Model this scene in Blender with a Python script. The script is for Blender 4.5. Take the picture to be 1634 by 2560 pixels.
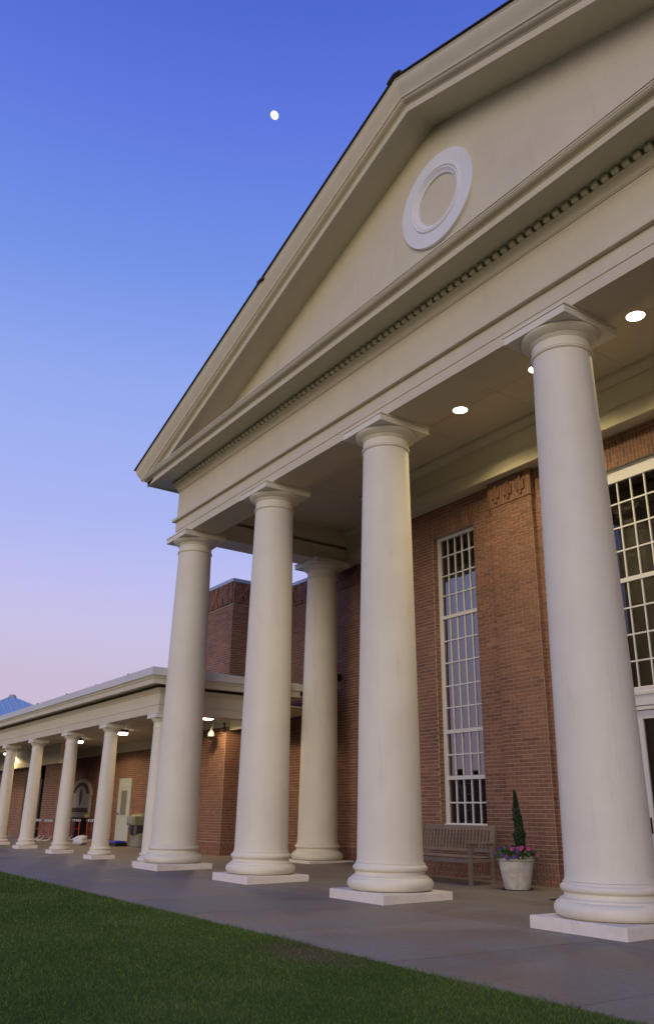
import bpy, bmesh, math, random
import numpy as np
from mathutils import Vector, Matrix

random.seed(7); RNG = np.random.default_rng(7)
R = math.radians
for o in list(bpy.data.objects): bpy.data.objects.remove(o)
SC = bpy.context.scene
COL = SC.collection

# ------------------------------------------------------------------ camera
cam_d = bpy.data.cameras.new('camera'); cam = bpy.data.objects.new('camera', cam_d); COL.objects.link(cam)
cam.location = (6.292, -8.0246, 1.1038)
cam.rotation_euler = (1.92154, -0.01476, 0.96914)
cam_d.sensor_fit = 'VERTICAL'; cam_d.sensor_height = 36.0
cam_d.lens = 2071.65 / 2560 * 36.0
cam_d.clip_end = 5000
SC.camera = cam

# ------------------------------------------------------------------ world: dusk sky
def lin(*c):
    return tuple(((v / 255) / 12.92 if v / 255 <= 0.04045 else ((v / 255 + 0.055) / 1.055) ** 2.4) for v in c)
SUN_EL, SUN_AZ = 7.0, 150.0            # soft afterglow side, over the photographer's right shoulder
W = bpy.data.worlds.new('World'); SC.world = W; W.use_nodes = True
nt = W.node_tree; nt.nodes.clear()
out = nt.nodes.new('ShaderNodeOutputWorld'); bg = nt.nodes.new('ShaderNodeBackground')
geo = nt.nodes.new('ShaderNodeTexCoord'); sep = nt.nodes.new('ShaderNodeSeparateXYZ')
asn = nt.nodes.new('ShaderNodeMath'); asn.operation = 'ARCSINE'
mul = nt.nodes.new('ShaderNodeMath'); mul.operation = 'MULTIPLY'; mul.inputs[1].default_value = 2 / math.pi
ramp = nt.nodes.new('ShaderNodeValToRGB')
nt.links.new(geo.outputs['Generated'], sep.inputs[0]); nt.links.new(sep.outputs['Z'], asn.inputs[0])
nt.links.new(asn.outputs[0], mul.inputs[0]); nt.links.new(mul.outputs[0], ramp.inputs[0])
stops = [(0, (205, 178, 200)), (8, (201, 186, 214)), (11, (198, 191, 225)), (14, (191, 190, 237)), (19, (169, 181, 241)),
         (27, (148, 170, 238)), (36, (113, 145, 229)), (45, (93, 119, 221)), (51, (78, 105, 207)), (62, (64, 90, 190)), (90, (50, 74, 165))]
el = ramp.color_ramp.elements
while len(el) > 1: el.remove(el[-1])
for i, (d, c) in enumerate(stops):
    e = el[0] if i == 0 else el.new(d / 90)
    e.position = d / 90; e.color = (*lin(*c), 1)
sky = nt.nodes.new('ShaderNodeTexSky'); sky.sky_type = 'NISHITA'; sky.sun_disc = False
sky.sun_elevation = R(1.0); sky.sun_rotation = R(SUN_AZ - 0); sky.air_density = 1.0; sky.dust_density = 1.0
sks = nt.nodes.new('ShaderNodeVectorMath'); sks.operation = 'SCALE'; sks.inputs['Scale'].default_value = 0.012
add = nt.nodes.new('ShaderNodeVectorMath'); add.operation = 'ADD'
nt.links.new(sky.outputs[0], sks.inputs[0]); nt.links.new(ramp.outputs[0], add.inputs[0]); nt.links.new(sks.outputs[0], add.inputs[1])
nt.links.new(add.outputs[0], bg.inputs['Color']); bg.inputs['Strength'].default_value = 1.0
nt.links.new(bg.outputs[0], out.inputs[0])

# soft, low, very wide afterglow "sun"
sd = bpy.data.lights.new('afterglow', 'SUN'); sd.energy = 1.55; sd.angle = R(46); sd.color = (1.0, 0.825, 0.54)
so = bpy.data.objects.new('afterglow', sd); COL.objects.link(so)
az = R(SUN_AZ)                          # compass style: 180 = -y, 270 = -x
sdir = Vector((math.sin(az) * math.cos(R(SUN_EL)), math.cos(az) * math.cos(R(SUN_EL)), math.sin(R(SUN_EL))))
so.rotation_euler = (-sdir).to_track_quat('-Z', 'Y').to_euler()
so.location = (0, -40, 30)

SC.view_settings.view_transform = 'Standard'; SC.view_settings.look = 'None'
SC.view_settings.exposure = 0.0; SC.view_settings.gamma = 1.0; SC.view_settings.use_curve_mapping = False
SC.render.engine = 'CYCLES'
SC.cycles.max_bounces = 8; SC.cycles.diffuse_bounces = 5; SC.cycles.transparent_max_bounces = 16
SC.cycles.sample_clamp_indirect = 3.0

# ------------------------------------------------------------------ materials
def new_mat(name):
    m = bpy.data.materials.new(name); m.use_nodes = True
    n = m.node_tree; b = n.nodes['Principled BSDF']
    return m, n, b
def noise(n, scale, detail=4, rough=0.55, coord='Object', dist=0.0, stretch=None):
    tc = n.nodes.new('ShaderNodeTexCoord' if coord != 'World' else 'ShaderNodeNewGeometry')
    tx = n.nodes.new('ShaderNodeTexNoise'); tx.inputs['Scale'].default_value = scale
    tx.inputs['Detail'].default_value = detail; tx.inputs['Roughness'].default_value = rough; tx.inputs['Distortion'].default_value = dist
    src = tc.outputs['Position'] if coord == 'World' else tc.outputs[coord]
    if stretch:
        mp = n.nodes.new('ShaderNodeMapping'); mp.inputs['Scale'].default_value = stretch
        n.links.new(src, mp.inputs[0]); src = mp.outputs[0]
    n.links.new(src, tx.inputs['Vector'])
    return tx.outputs['Fac']
def ramp2(n, fac, pts):
    r = n.nodes.new('ShaderNodeValToRGB'); e = r.color_ramp.elements
    while len(e) > 1: e.remove(e[-1])
    for i, (p, c) in enumerate(pts):
        k = e[0] if i == 0 else e.new(p)
        k.position = p; k.color = (*c[:3], 1)
    n.links.new(fac, r.inputs[0]); return r.outputs[0]
def mixc(n, a, b, fac, mode='MIX'):
    m = n.nodes.new('ShaderNodeMix'); m.data_type = 'RGBA'; m.blend_type = mode
    for s, v in ((m.inputs[6], a), (m.inputs[7], b)):
        if isinstance(v, (tuple, list)): s.default_value = (*v[:3], 1)
        else: n.links.new(v, s)
    if isinstance(fac, (int, float)): m.inputs[0].default_value = fac
    else: n.links.new(fac, m.inputs[0])
    return m.outputs[2]
def bump(n, b, h, strength=0.2, dist=0.01):
    bp = n.nodes.new('ShaderNodeBump'); bp.inputs['Strength'].default_value = strength; bp.inputs['Distance'].default_value = dist
    n.links.new(h, bp.inputs['Height']); n.links.new(bp.outputs[0], b.inputs['Normal'])
def simple(name, col, rough=0.6, metal=0.0, var=0.12, scale=6, bmp=0.0, bscale=60):
    m, n, b = new_mat(name)
    f = noise(n, scale, 5, coord='World')
    lo = tuple(max(0, c * (1 - var)) for c in col); hi = tuple(c * (1 + var) for c in col)
    n.links.new(ramp2(n, f, [(0.3, lo), (0.7, hi)]), b.inputs['Base Color'])
    b.inputs['Roughness'].default_value = rough; b.inputs['Metallic'].default_value = metal
    if bmp: bump(n, b, noise(n, bscale, 4, coord='World'), bmp)
    return m
def paint(name, col, stain=(0.42, 0.36, 0.25), amount=0.25):
    m, n, b = new_mat(name)
    f = noise(n, 1.3, 6, 0.6, coord='World')
    c1 = ramp2(n, f, [(0.35, tuple(c * 0.93 for c in col)), (0.65, col)])
    s = noise(n, 2.0, 8, 0.7, coord='World', stretch=(2.2, 2.2, 0.35))
    sm = ramp2(n, s, [(0.56, (0, 0, 0)), (0.74, (amount,) * 3)])
    n.links.new(mixc(n, c1, stain, sm), b.inputs['Base Color'])
    b.inputs['Roughness'].default_value = 0.62
    bump(n, b, noise(n, 75, 5, 0.65, coord='World'), 0.16, 0.005)
    return m
CREAM = (0.65, 0.59, 0.425)
M = {}
M['cream'] = paint('cream_paint', CREAM)
M['column'] = paint('column_paint', (0.775, 0.735, 0.60), amount=0.27)
M['white'] = paint('white_paint', (0.78, 0.78, 0.78), (0.5, 0.48, 0.42), 0.12)
M['trim'] = paint('white_trim', (0.66, 0.66, 0.655), (0.5, 0.48, 0.42), 0.10)
# chipped masonry plinth
m, n, b = new_mat('plinth_paint')
f = noise(n, 9, 6, 0.65, coord='World'); g = noise(n, 3.2, 5, 0.6, coord='World')
c1 = ramp2(n, f, [(0.32, (0.70, 0.645, 0.55)), (0.6, (0.78, 0.73, 0.64))])
n.links.new(mixc(n, c1, (0.46, 0.42, 0.26), ramp2(n, g, [(0.62, (0, 0, 0)), (0.74, (0.6,) * 3)])), b.inputs['Base Color'])
b.inputs['Roughness'].default_value = 0.8; bump(n, b, noise(n, 30, 6, coord='World'), 0.3, 0.008)
M['plinth'] = m

def brick_mat(name, base, warm, dark):
    m, n, b = new_mat(name)
    oi = n.nodes.new('ShaderNodeObjectInfo'); ge = n.nodes.new('ShaderNodeNewGeometry')
    a = n.nodes.new('ShaderNodeMath'); a.operation = 'ADD'
    n.links.new(oi.outputs['Random'], a.inputs[0]); n.links.new(ge.outputs['Random Per Island'], a.inputs[1])
    fr = n.nodes.new('ShaderNodeMath'); fr.operation = 'FRACT'; n.links.new(a.outputs[0], fr.inputs[0])
    c = ramp2(n, fr.outputs[0], [(0.0, dark), (0.2, base), (0.6, warm), (0.85, base), (1.0, tuple(x * 1.25 for x in warm))])
    g = noise(n, 26, 6, 0.65, coord='World')
    c = mixc(n, c, ramp2(n, g, [(0.3, (0.72,) * 3), (0.7, (1.18,) * 3)]), 0.8, 'MULTIPLY')
    big = noise(n, 0.9, 4, coord='World')
    c = mixc(n, c, ramp2(n, big, [(0.35, (0.84,) * 3), (0.65, (1.08,) * 3)]), 1.0, 'MULTIPLY')
    n.links.new(c, b.inputs['Base Color']); b.inputs['Roughness'].default_value = 0.85
    bump(n, b, noise(n, 90, 6, 0.7, coord='World'), 0.35, 0.006)
    return m
M['brick'] = brick_mat('red_brick', (0.212, 0.101, 0.062), (0.245, 0.118, 0.070), (0.165, 0.080, 0.056))
M['mortar'] = simple('mortar', (0.40, 0.32, 0.25), 0.95, var=0.15, scale=9, bmp=0.3, bscale=80)

def concrete(name, a, c, d, sc=0.55):
    m, n, b = new_mat(name)
    f = noise(n, sc, 6, 0.62, coord='World', stretch=(1, 1.9, 1)); g = noise(n, 14, 8, 0.7, coord='World')
    oi = n.nodes.new('ShaderNodeObjectInfo')
    col = ramp2(n, f, [(0.3, a), (0.5, c), (0.68, d)])
    tint = noise(n, 0.9, 4, 0.6, coord='World', stretch=(0.8, 1.3, 1), dist=0.6)
    col = mixc(n, col, ramp2(n, tint, [(0.32, (1.06, 0.97, 0.90)), (0.5, (1, 1, 1)), (0.68, (0.95, 1.0, 1.05))]), 1.0, 'MULTIPLY')
    col = mixc(n, col, ramp2(n, g, [(0.25, (0.74,) * 3), (0.75, (1.18,) * 3)]), 1.0, 'MULTIPLY')
    col = mixc(n, col, ramp2(n, oi.outputs['Random'], [(0, (0.90, 0.89, 0.88)), (1, (1.06, 1.05, 1.06))]), 1.0, 'MULTIPLY')
    st = noise(n, 2.4, 7, 0.68, coord='World')
    col = mixc(n, col, (0.10, 0.075, 0.06), ramp2(n, st, [(0.60, (0, 0, 0)), (0.76, (0.45,) * 3)]))
    n.links.new(col, b.inputs['Base Color'])
    rr = ramp2(n, f, [(0.3, (0.55,) * 3), (0.7, (0.8,) * 3)]); n.links.new(rr, b.inputs['Roughness'])
    bump(n, b, noise(n, 70, 7, 0.7, coord='World'), 0.3, 0.004)
    return m
M['walk'] = concrete('walk_concrete', (0.190, 0.150, 0.112), (0.230, 0.203, 0.165), (0.245, 0.232, 0.205))
M['porch'] = concrete('porch_concrete', (0.18, 0.145, 0.108), (0.225, 0.195, 0.152), (0.26, 0.23, 0.185))
M['joint'] = simple('joint_dirt', (0.06, 0.05, 0.042), 0.95, scale=30)
M['soil'] = simple('soil', (0.115, 0.088, 0.062), 0.98, var=0.5, scale=25, bmp=0.6, bscale=60)
M['metal_blue'] = simple('coping_metal', (0.36, 0.42, 0.52), 0.45, 0.4, var=0.06)
M['roof_blue'] = simple('blue_roof_metal', (0.40, 0.56, 0.66), 0.5, 0.1, var=0.08, scale=2)
M['shingle'] = simple('dark_shingle', (0.045, 0.042, 0.042), 0.95, var=0.35, scale=20, bmp=0.4)
M['dark'] = simple('dark_metal', (0.028, 0.027, 0.028), 0.45, 0.3, var=0.2)
M['black'] = simple('black_plastic', (0.012, 0.012, 0.013), 0.32, var=0.2)
M['grey_plastic'] = simple('grey_plastic', (0.24, 0.24, 0.215), 0.5, var=0.1)
M['beige_plastic'] = simple('beige_plastic', (0.22, 0.215, 0.15), 0.5, var=0.1)
M['cam_white'] = simple('camera_white', (0.36, 0.355, 0.345), 0.35, var=0.03)
M['door_paint'] = simple('pale_door_paint', (0.47, 0.52, 0.48), 0.45, var=0.05)
M['greyglass'] = simple('frosted_glass', (0.20, 0.20, 0.18), 0.25, var=0.1)
M['curtain'] = simple('curtain_cloth', (0.34, 0.335, 0.38), 0.9, var=0.06)
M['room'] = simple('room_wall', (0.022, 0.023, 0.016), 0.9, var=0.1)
M['book'] = simple('book_spines', (0.05, 0.055, 0.10), 0.6, var=0.6, scale=40)
M['red'] = simple('red_metal', (0.42, 0.035, 0.03), 0.4, var=0.1)
M['blue'] = simple('blue_vinyl', (0.03, 0.035, 0.42), 0.45, var=0.1)
M['bag'] = simple('white_bag', (0.66, 0.67, 0.72), 0.5, var=0.1, scale=14)
M['signgrey'] = simple('sign_grey', (0.52, 0.50, 0.45), 0.6, var=0.06)
M['signbrown'] = simple('sign_brown', (0.115, 0.085, 0.065), 0.7, var=0.1)
M['stone'] = simple('cast_stone', (0.52, 0.46, 0.38), 0.8, var=0.1)
# weathered teak
m, n, b = new_mat('weathered_teak')
f = noise(n, 5, 6, 0.6, coord='Object', stretch=(3, 30, 30)); g = noise(n, 3, 4, coord='World')
c1 = ramp2(n, f, [(0.3, (0.15, 0.110, 0.084)), (0.7, (0.265, 0.208, 0.165))])
n.links.new(mixc(n, c1, ramp2(n, g, [(0.3, (0.8,) * 3), (0.7, (1.15,) * 3)]), 1.0, 'MULTIPLY'), b.inputs['Base Color'])
b.inputs['Roughness'].default_value = 0.85; bump(n, b, f, 0.3, 0.004); M['teak'] = m
# mossy planter stone
m, n, b = new_mat('planter_stone')
f = noise(n, 7, 7, 0.65, coord='World'); g = noise(n, 22, 6, coord='World')
c1 = ramp2(n, f, [(0.3, (0.34, 0.32, 0.30)), (0.62, (0.56, 0.54, 0.51))])
n.links.new(mixc(n, c1, (0.20, 0.19, 0.15), ramp2(n, g, [(0.58, (0, 0, 0)), (0.72, (0.5,) * 3)])), b.inputs['Base Color'])
b.inputs['Roughness'].default_value = 0.85; bump(n, b, g, 0.4, 0.006); M['planter'] = m
def leafmat(name, a, c, rough=0.6):
    m, n, b = new_mat(name)
    ge = n.nodes.new('ShaderNodeNewGeometry')
    n.links.new(ramp2(n, ge.outputs['Random Per Island'], [(0, a), (1, c)]), b.inputs['Base Color'])
    b.inputs['Roughness'].default_value = rough; return m
M['leaf'] = leafmat('flower_leaf', (0.035, 0.075, 0.02), (0.07, 0.13, 0.035))
M['cypress'] = leafmat('cypress_leaf', (0.012, 0.028, 0.012), (0.030, 0.056, 0.022))
M['petal_p'] = leafmat('purple_petal', (0.035, 0.014, 0.16), (0.08, 0.03, 0.26))
M['petal_m'] = leafmat('magenta_petal', (0.20, 0.012, 0.11), (0.36, 0.04, 0.19))
# grass: colour by patch + per blade
def grassmat(name, blades):
    m, n, b = new_mat(name)
    f = noise(n, 0.8, 5, 0.6, coord='World'); p = noise(n, 3.1, 5, 0.6, coord='World')
    col = ramp2(n, f, [(0.3, (0.100, 0.180, 0.044)), (0.55, (0.134, 0.218, 0.056)), (0.75, (0.180, 0.258, 0.082))])
    col = mixc(n, col, (0.16, 0.145, 0.075), ramp2(n, p, [(0.60, (0, 0, 0)), (0.76, (0.38,) * 3)]))
    ps = n.nodes.new('ShaderNodeNewGeometry'); mp = n.nodes.new('ShaderNodeMapping'); mp.vector_type = 'TEXTURE'
    mp.inputs['Location'].default_value = (-0.35, -3.66, 0); mp.inputs['Scale'].default_value = (.75, .34, 1)
    n.links.new(ps.outputs['Position'], mp.inputs[0]); ln_ = n.nodes.new('ShaderNodeVectorMath'); ln_.operation = 'LENGTH'; n.links.new(mp.outputs[0], ln_.inputs[0])
    ad = n.nodes.new('ShaderNodeMath'); ad.operation = 'MULTIPLY_ADD'; ad.inputs[1].default_value = 1.4
    n.links.new(noise(n, 7, 6, 0.7, coord='World'), ad.inputs[0]); n.links.new(ln_.outputs['Value'], ad.inputs[2])
    mr = n.nodes.new('ShaderNodeMapRange'); mr.inputs['From Min'].default_value = 0.9; mr.inputs['From Max'].default_value = 1.9; mr.inputs['To Min'].default_value = 1; mr.inputs['To Max'].default_value = 0
    n.links.new(ad.outputs[0], mr.inputs[0])
    col = mixc(n, col, (0.22, 0.20, 0.12) if not blades else (0.20, 0.18, 0.10), mr.outputs[0])
    if blades:
        ge = n.nodes.new('ShaderNodeNewGeometry')
        col = mixc(n, col, ramp2(n, ge.outputs['Random Per Island'], [(0, (0.5, 0.52, 0.5)), (0.6, (1.1, 1.05, 1.0)), (0.93, (1.6, 1.5, 1.3)), (1, (2.6, 2.1, 1.7))]), 1.0, 'MULTIPLY')
    else:
        col = mixc(n, col, (0.6, 0.56, 0.55), 1.0, 'MULTIPLY')
    n.links.new(col, b.inputs['Base Color']); b.inputs['Roughness'].default_value = 0.75
    b.inputs['Specular IOR Level'].default_value = 0.0
    if not blades: bump(n, b, noise(n, 60, 6, coord='World'), 0.6, 0.02)
    else:
        t = n.nodes.new('ShaderNodeBsdfTranslucent'); n.links.new(mixc(n, col, (1.35, 1.3, 1.0), 1.0, 'MULTIPLY'), t.inputs[0])
        mx = n.nodes.new('ShaderNodeMixShader'); mx.inputs[0].default_value = 0.4
        n.links.new(b.outputs[0], mx.inputs[1]); n.links.new(t.outputs[0], mx.inputs[2]); n.links.new(mx.outputs[0], n.nodes['Material Output'].inputs[0])
    return m
M['grass'] = grassmat('grass_blades', True); M['turf'] = grassmat('turf', False)
# window glass: fresnel mix of see-through and mirror
m = bpy.data.materials.new('window_glass'); m.use_nodes = True; n = m.node_tree; n.nodes.clear()
o_ = n.nodes.new('ShaderNodeOutputMaterial'); mx = n.nodes.new('ShaderNodeMixShader'); tr = n.nodes.new('ShaderNodeBsdfTransparent')
gl = n.nodes.new('ShaderNodeBsdfGlossy'); fr = n.nodes.new('ShaderNodeFresnel'); fr.inputs['IOR'].default_value = 2.8
tr.inputs['Color'].default_value = (0.58, 0.62, 0.58, 1); gl.inputs['Roughness'].default_value = 0.015; gl.inputs['Color'].default_value = (0.95, 0.95, 1, 1)
n.links.new(fr.outputs[0], mx.inputs[0]); n.links.new(tr.outputs[0], mx.inputs[1]); n.links.new(gl.outputs[0], mx.inputs[2]); n.links.new(mx.outputs[0], o_.inputs[0])
M['glass'] = m
m2 = M['glass'].copy(); m2.name = 'door_glass'; M['glass2'] = m2
for nd in m2.node_tree.nodes:
    if nd.type == 'FRESNEL': nd.inputs['IOR'].default_value = 1.8
def emis(name, col, s):
    m = bpy.data.materials.new(name); m.use_nodes = True; n = m.node_tree; n.nodes.clear()
    o_ = n.nodes.new('ShaderNodeOutputMaterial'); e = n.nodes.new('ShaderNodeEmission')
    e.inputs[0].default_value = (*col, 1); e.inputs[1].default_value = s; n.links.new(e.outputs[0], o_.inputs[0]); return m
M['lamp'] = emis('lamp_glow', (1.0, 0.90, 0.72), 9.0)
M['moon'] = emis('moon_glow', (1.0, 0.98, 0.94), 1.25)
n = M['moon'].node_tree; n.links.new(ramp2(n, noise(n, .22, 3, coord='Object'), [(0.4, (0.74, 0.73, 0.72)), (0.58, (1, 0.985, 0.95))]), [q for q in n.nodes if q.type == 'EMISSION'][0].inputs[0])

# ------------------------------------------------------------------ mesh helpers
class MB:
    def __init__(s): s.v = []; s.f = []
    def add(s, vs, fs):
        k = len(s.v); s.v += [tuple(x) for x in vs]; s.f += [tuple(i + k for i in f) for f in fs]; return s
    def box(s, x0, x1, y0, y1, z0, z1):
        return s.add([(x0, y0, z0), (x1, y0, z0), (x1, y1, z0), (x0, y1, z0), (x0, y0, z1), (x1, y0, z1), (x1, y1, z1), (x0, y1, z1)],
                     [(0, 3, 2, 1), (4, 5, 6, 7), (0, 1, 5, 4), (1, 2, 6, 5), (2, 3, 7, 6), (3, 0, 4, 7)])
    def prism(s, poly, a, b, ax):
        """poly: 2-D points; extruded from a to b along axis ax (0,1,2)"""
        def p(q, t):
            l = list(q); l.insert(ax, t); return l
        n = len(poly)
        return s.add([p(q, a) for q in poly] + [p(q, b) for q in poly],
                     [tuple(range(n))[::-1], tuple(range(n, 2 * n))] + [(i, (i + 1) % n, n + (i + 1) % n, n + i) for i in range(n)])
    def sweep(s, prof, path, closed=True, caps=True):
        """path: functions o -> (x, y); prof: (o, z) or path functions (o, z) -> xyz"""
        n = len(prof); vs = []
        for fn in path:
            for (o, z) in prof: vs.append(fn(o, z))
        fs = []
        for k in range(len(path) - 1):
            for i in range(n if closed else n - 1):
                j = (i + 1) % n; fs.append((k * n + i, k * n + j, (k + 1) * n + j, (k + 1) * n + i))
        if caps and closed: fs += [tuple(range(n))[::-1], tuple(range((len(path) - 1) * n, len(path) * n))]
        return s.add(vs, fs)
    def lathe(s, prof, cx=0, cy=0, seg=64, cap=True):
        n = len(prof); vs = []
        for k in range(seg):
            a = 2 * math.pi * k / seg; ca, sa = math.cos(a), math.sin(a)
            vs += [(cx + r * ca, cy + r * sa, z) for z, r in prof]
        fs = []
        for k in range(seg):
            k2 = (k + 1) % seg
            for i in range(n - 1): fs.append((k * n + i, k2 * n + i, k2 * n + i + 1, k * n + i + 1))
        if cap:
            fs.append(tuple(k * n for k in range(seg))[::-1]); fs.append(tuple(k * n + n - 1 for k in range(seg)))
        return s.add(vs, fs)
    def tube(s, pts, r, seg=8):
        pts = [Vector(p) for p in pts]; rs = r if isinstance(r, (list, tuple)) else [r] * len(pts); vs = []
        for i, p in enumerate(pts):
            d = (pts[min(i + 1, len(pts) - 1)] - pts[max(i - 1, 0)]).normalized()
            u = d.cross(Vector((0, 0, 1)) if abs(d.z) < 0.9 else Vector((1, 0, 0))).normalized(); w = d.cross(u)
            for k in range(seg):
                a = 2 * math.pi * k / seg; vs.append(p + (u * math.cos(a) + w * math.sin(a)) * rs[i])
        fs = [(i * seg + k, i * seg + (k + 1) % seg, (i + 1) * seg + (k + 1) % seg, (i + 1) * seg + k) for i in range(len(pts) - 1) for k in range(seg)]
        fs += [tuple(range(seg))[::-1], tuple(range((len(pts) - 1) * seg, len(pts) * seg))]
        return s.add(vs, fs)
    def mesh(s, name, mat, smooth=None, bev=0.0, recalc=True, bseg=2):
        me = bpy.data.meshes.new(name); me.from_pydata(s.v, [], s.f)
        if recalc or bev:
            bm = bmesh.new(); bm.from_mesh(me)
            if recalc: bmesh.ops.recalc_face_normals(bm, faces=bm.faces)
            if bev:
                ed = [e for e in bm.edges if len(e.link_faces) == 2 and e.calc_face_angle(0) > R(30)]
                bmesh.ops.bevel(bm, geom=ed, offset=bev, segments=bseg, affect='EDGES', profile=0.6)
            bm.to_mesh(me); bm.free()
        me.materials.append(mat)
        if smooth is not None:
            me.polygons.foreach_set('use_smooth', [True] * len(me.polygons)); me.set_sharp_from_angle(angle=R(smooth))
        me.update(); return me
def world_loc(p):
    l = Vector((0, 0, 0))
    while p is not None: l += p.location; p = p.parent
    return l
def link(name, me, parent=None, loc=(0, 0, 0), kind=None):
    o = bpy.data.objects.new(name, me); COL.objects.link(o); o.location = loc
    if parent is not None: o.parent = parent
    if kind: o['kind'] = kind
    return o
def part(name, mb, mat, parent, smooth=None, bev=0.0, kind=None, recalc=True, bseg=2):
    """mesh given in world coordinates, parented to an unrotated thing"""
    me = mb.mesh(name, mat, smooth, bev, recalc, bseg)
    return link(name, me, parent, tuple(-world_loc(parent)) if parent is not None else (0, 0, 0), kind)
def thing(name, label, cat, loc=(0, 0, 0), group=None, kind='thing'):
    o = bpy.data.objects.new(name, None); COL.objects.link(o); o.location = loc; o.empty_display_size = 0.1
    if label: o['label'] = label; o['category'] = cat
    if group: o['group'] = group
    if kind: o['kind'] = kind
    return o
def tag(o, label, cat, group=None, kind='thing'):
    o['label'] = label; o['category'] = cat
    if group: o['group'] = group
    if kind: o['kind'] = kind
    return o
def dup(o, loc, label=None, parent=None, first=True):
    c = o.copy(); COL.objects.link(c)
    if parent is not None: c.parent = parent
    if first:
        c.location = loc
        if label: c['label'] = label
    for ch in o.children: dup(ch, None, None, c, False)
    return c

# ------------------------------------------------------------------ brickwork
PITCH, COURSE, JT = 0.2127, 0.0687, 0.0125
BMESH = {}
def brick_rects(w, h, bond='running'):
    outl = []
    A, B = (w, h) if bond == 'running' else (h, w)
    nb = max(1, round(B / COURSE)); cb = B / nb
    for j in range(nb):
        off = 0 if j % 2 == 0 else PITCH / 2
        a = -off
        while a < A - 0.02:
            a0, a1 = max(a, 0), min(a + PITCH, A)
            if a1 - a0 > 0.03:
                r = (a0 + JT / 2, a1 - JT / 2, j * cb + JT / 2, (j + 1) * cb - JT / 2)
                outl.append(r if bond == 'running' else (r[2], r[3], r[0], r[1]))
            a += PITCH
    return outl
def brick_verts(w, h, A, N, p):
    A = Vector(A); N = Vector(N); Z = Vector((0, 0, 1))
    q = [(0, 0), (w, 0), (w, h), (0, h)]
    return [A * a + Z * b_ - N * 0.006 for a, b_ in q] + [A * a + Z * b_ + N * p for a, b_ in q]
BF = [(4, 5, 6, 7), (0, 1, 5, 4), (1, 2, 6, 5), (2, 3, 7, 6), (3, 0, 4, 7)]
def flipfix(A, N):
    return Vector(A).cross(Vector((0, 0, 1))).dot(Vector(N)) < 0
class Bricks:
    """collects the bricks of one wall: the first `single` become objects, the rest one stuff part"""
    def __init__(s, parent, single=300): s.p = parent; s.single = single; s.mb = MB(); s.base = world_loc(parent); s.n = 0
    def face(s, O, A, N, w, h, bond='running', proud=0.006, odd=None, take=True):
        O = Vector(O); Av = Vector(A); fl = flipfix(A, N)
        BFf = [f[::-1] for f in BF] if fl else BF
        for i, (a0, a1, b0, b1) in enumerate(brick_rects(w, h, bond)):
            p = proud + random.uniform(-0.0015, 0.0015)
            if odd: p = odd(a0, a1, b0, b1, p)
            pos = O + Av * a0 + Vector((0, 0, b0))
            if take and s.n < s.single:
                s.n += 1
                key = (round(a1 - a0, 3), round(b1 - b0, 3), tuple(A), tuple(N), round(p, 3))
                me = BMESH.get(key)
                if me is None:
                    mb = MB().add(brick_verts(key[0], key[1], A, N, key[4]), BFf); me = mb.mesh('brick', M['brick'], recalc=False); BMESH[key] = me
                link('brick', me, s.p, tuple(pos - s.base))
            else:
                s.mb.add([pos + v for v in brick_verts(a1 - a0, b1 - b0, A, N, p)], BFf)
    def done(s):
        if s.mb.v: part('brickwork', s.mb, M['brick'], s.p, kind='stuff', recalc=False)

# ------------------------------------------------------------------ ground, lawn, walk, porch floor
def fz(y): return 0.02 * (y + 0.5) if y > -0.5 else 0.0
g_ = MB().box(-600, 600, -600, 600, -0.6, -0.09); go = part('ground', g_, M['turf'], None); go['kind'] = 'structure'
lw = MB().box(-90, 60, -60, -3.37, -0.2, -0.012); lo_ = part('lawn', lw, M['turf'], None); lo_['kind'] = 'structure'
bed = MB().box(-60, 30, -3.40, 9, -0.3, -0.035); bo_ = part('slab_bed', bed, M['joint'], None); bo_['kind'] = 'structure'
XC = -1.895
walk = thing('walkway', None, None, kind='structure')
x = 0.38 + 1.9 * 8
while x > -46:
    x1 = x - 1.9; dz = random.uniform(-0.004, 0.003)
    part('slab', MB().box(x1 + 0.010, x - 0.010, -3.35 + random.uniform(-.012, .012), -0.727, -0.1, dz), M['walk'], walk, bev=0.006, bseg=1)
    x = x1
porch = thing('porch_floor', None, None, kind='structure')
xs = [7.6, 3.65, 1.76, -0.14, -2.04, -3.93, -5.83, -7.4, -9.3, -11.2] + [-11.2 - 2.1 * k for k in range(1, 14)]
ys = [-0.713, 1.55, 3.62, 4.9]
for i in range(len(xs) - 1):
    for j in range(3):
        a, b_ = xs[i + 1] + 0.005, xs[i] - 0.005; c, d = ys[j] + 0.005, ys[j + 1] - 0.005
        mb = MB().add([(a, c, -0.1), (b_, c, -0.1), (b_, d, -0.1), (a, d, -0.1), (a, c, fz(c)), (b_, c, fz(c)), (b_, d, fz(d)), (a, d, fz(d))],
                      [(0, 3, 2, 1), (4, 5, 6, 7), (0, 1, 5, 4), (1, 2, 6, 5), (2, 3, 7, 6), (3, 0, 4, 7)])
        part('slab', mb, M['porch'], porch, bev=0.005, bseg=1)
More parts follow.
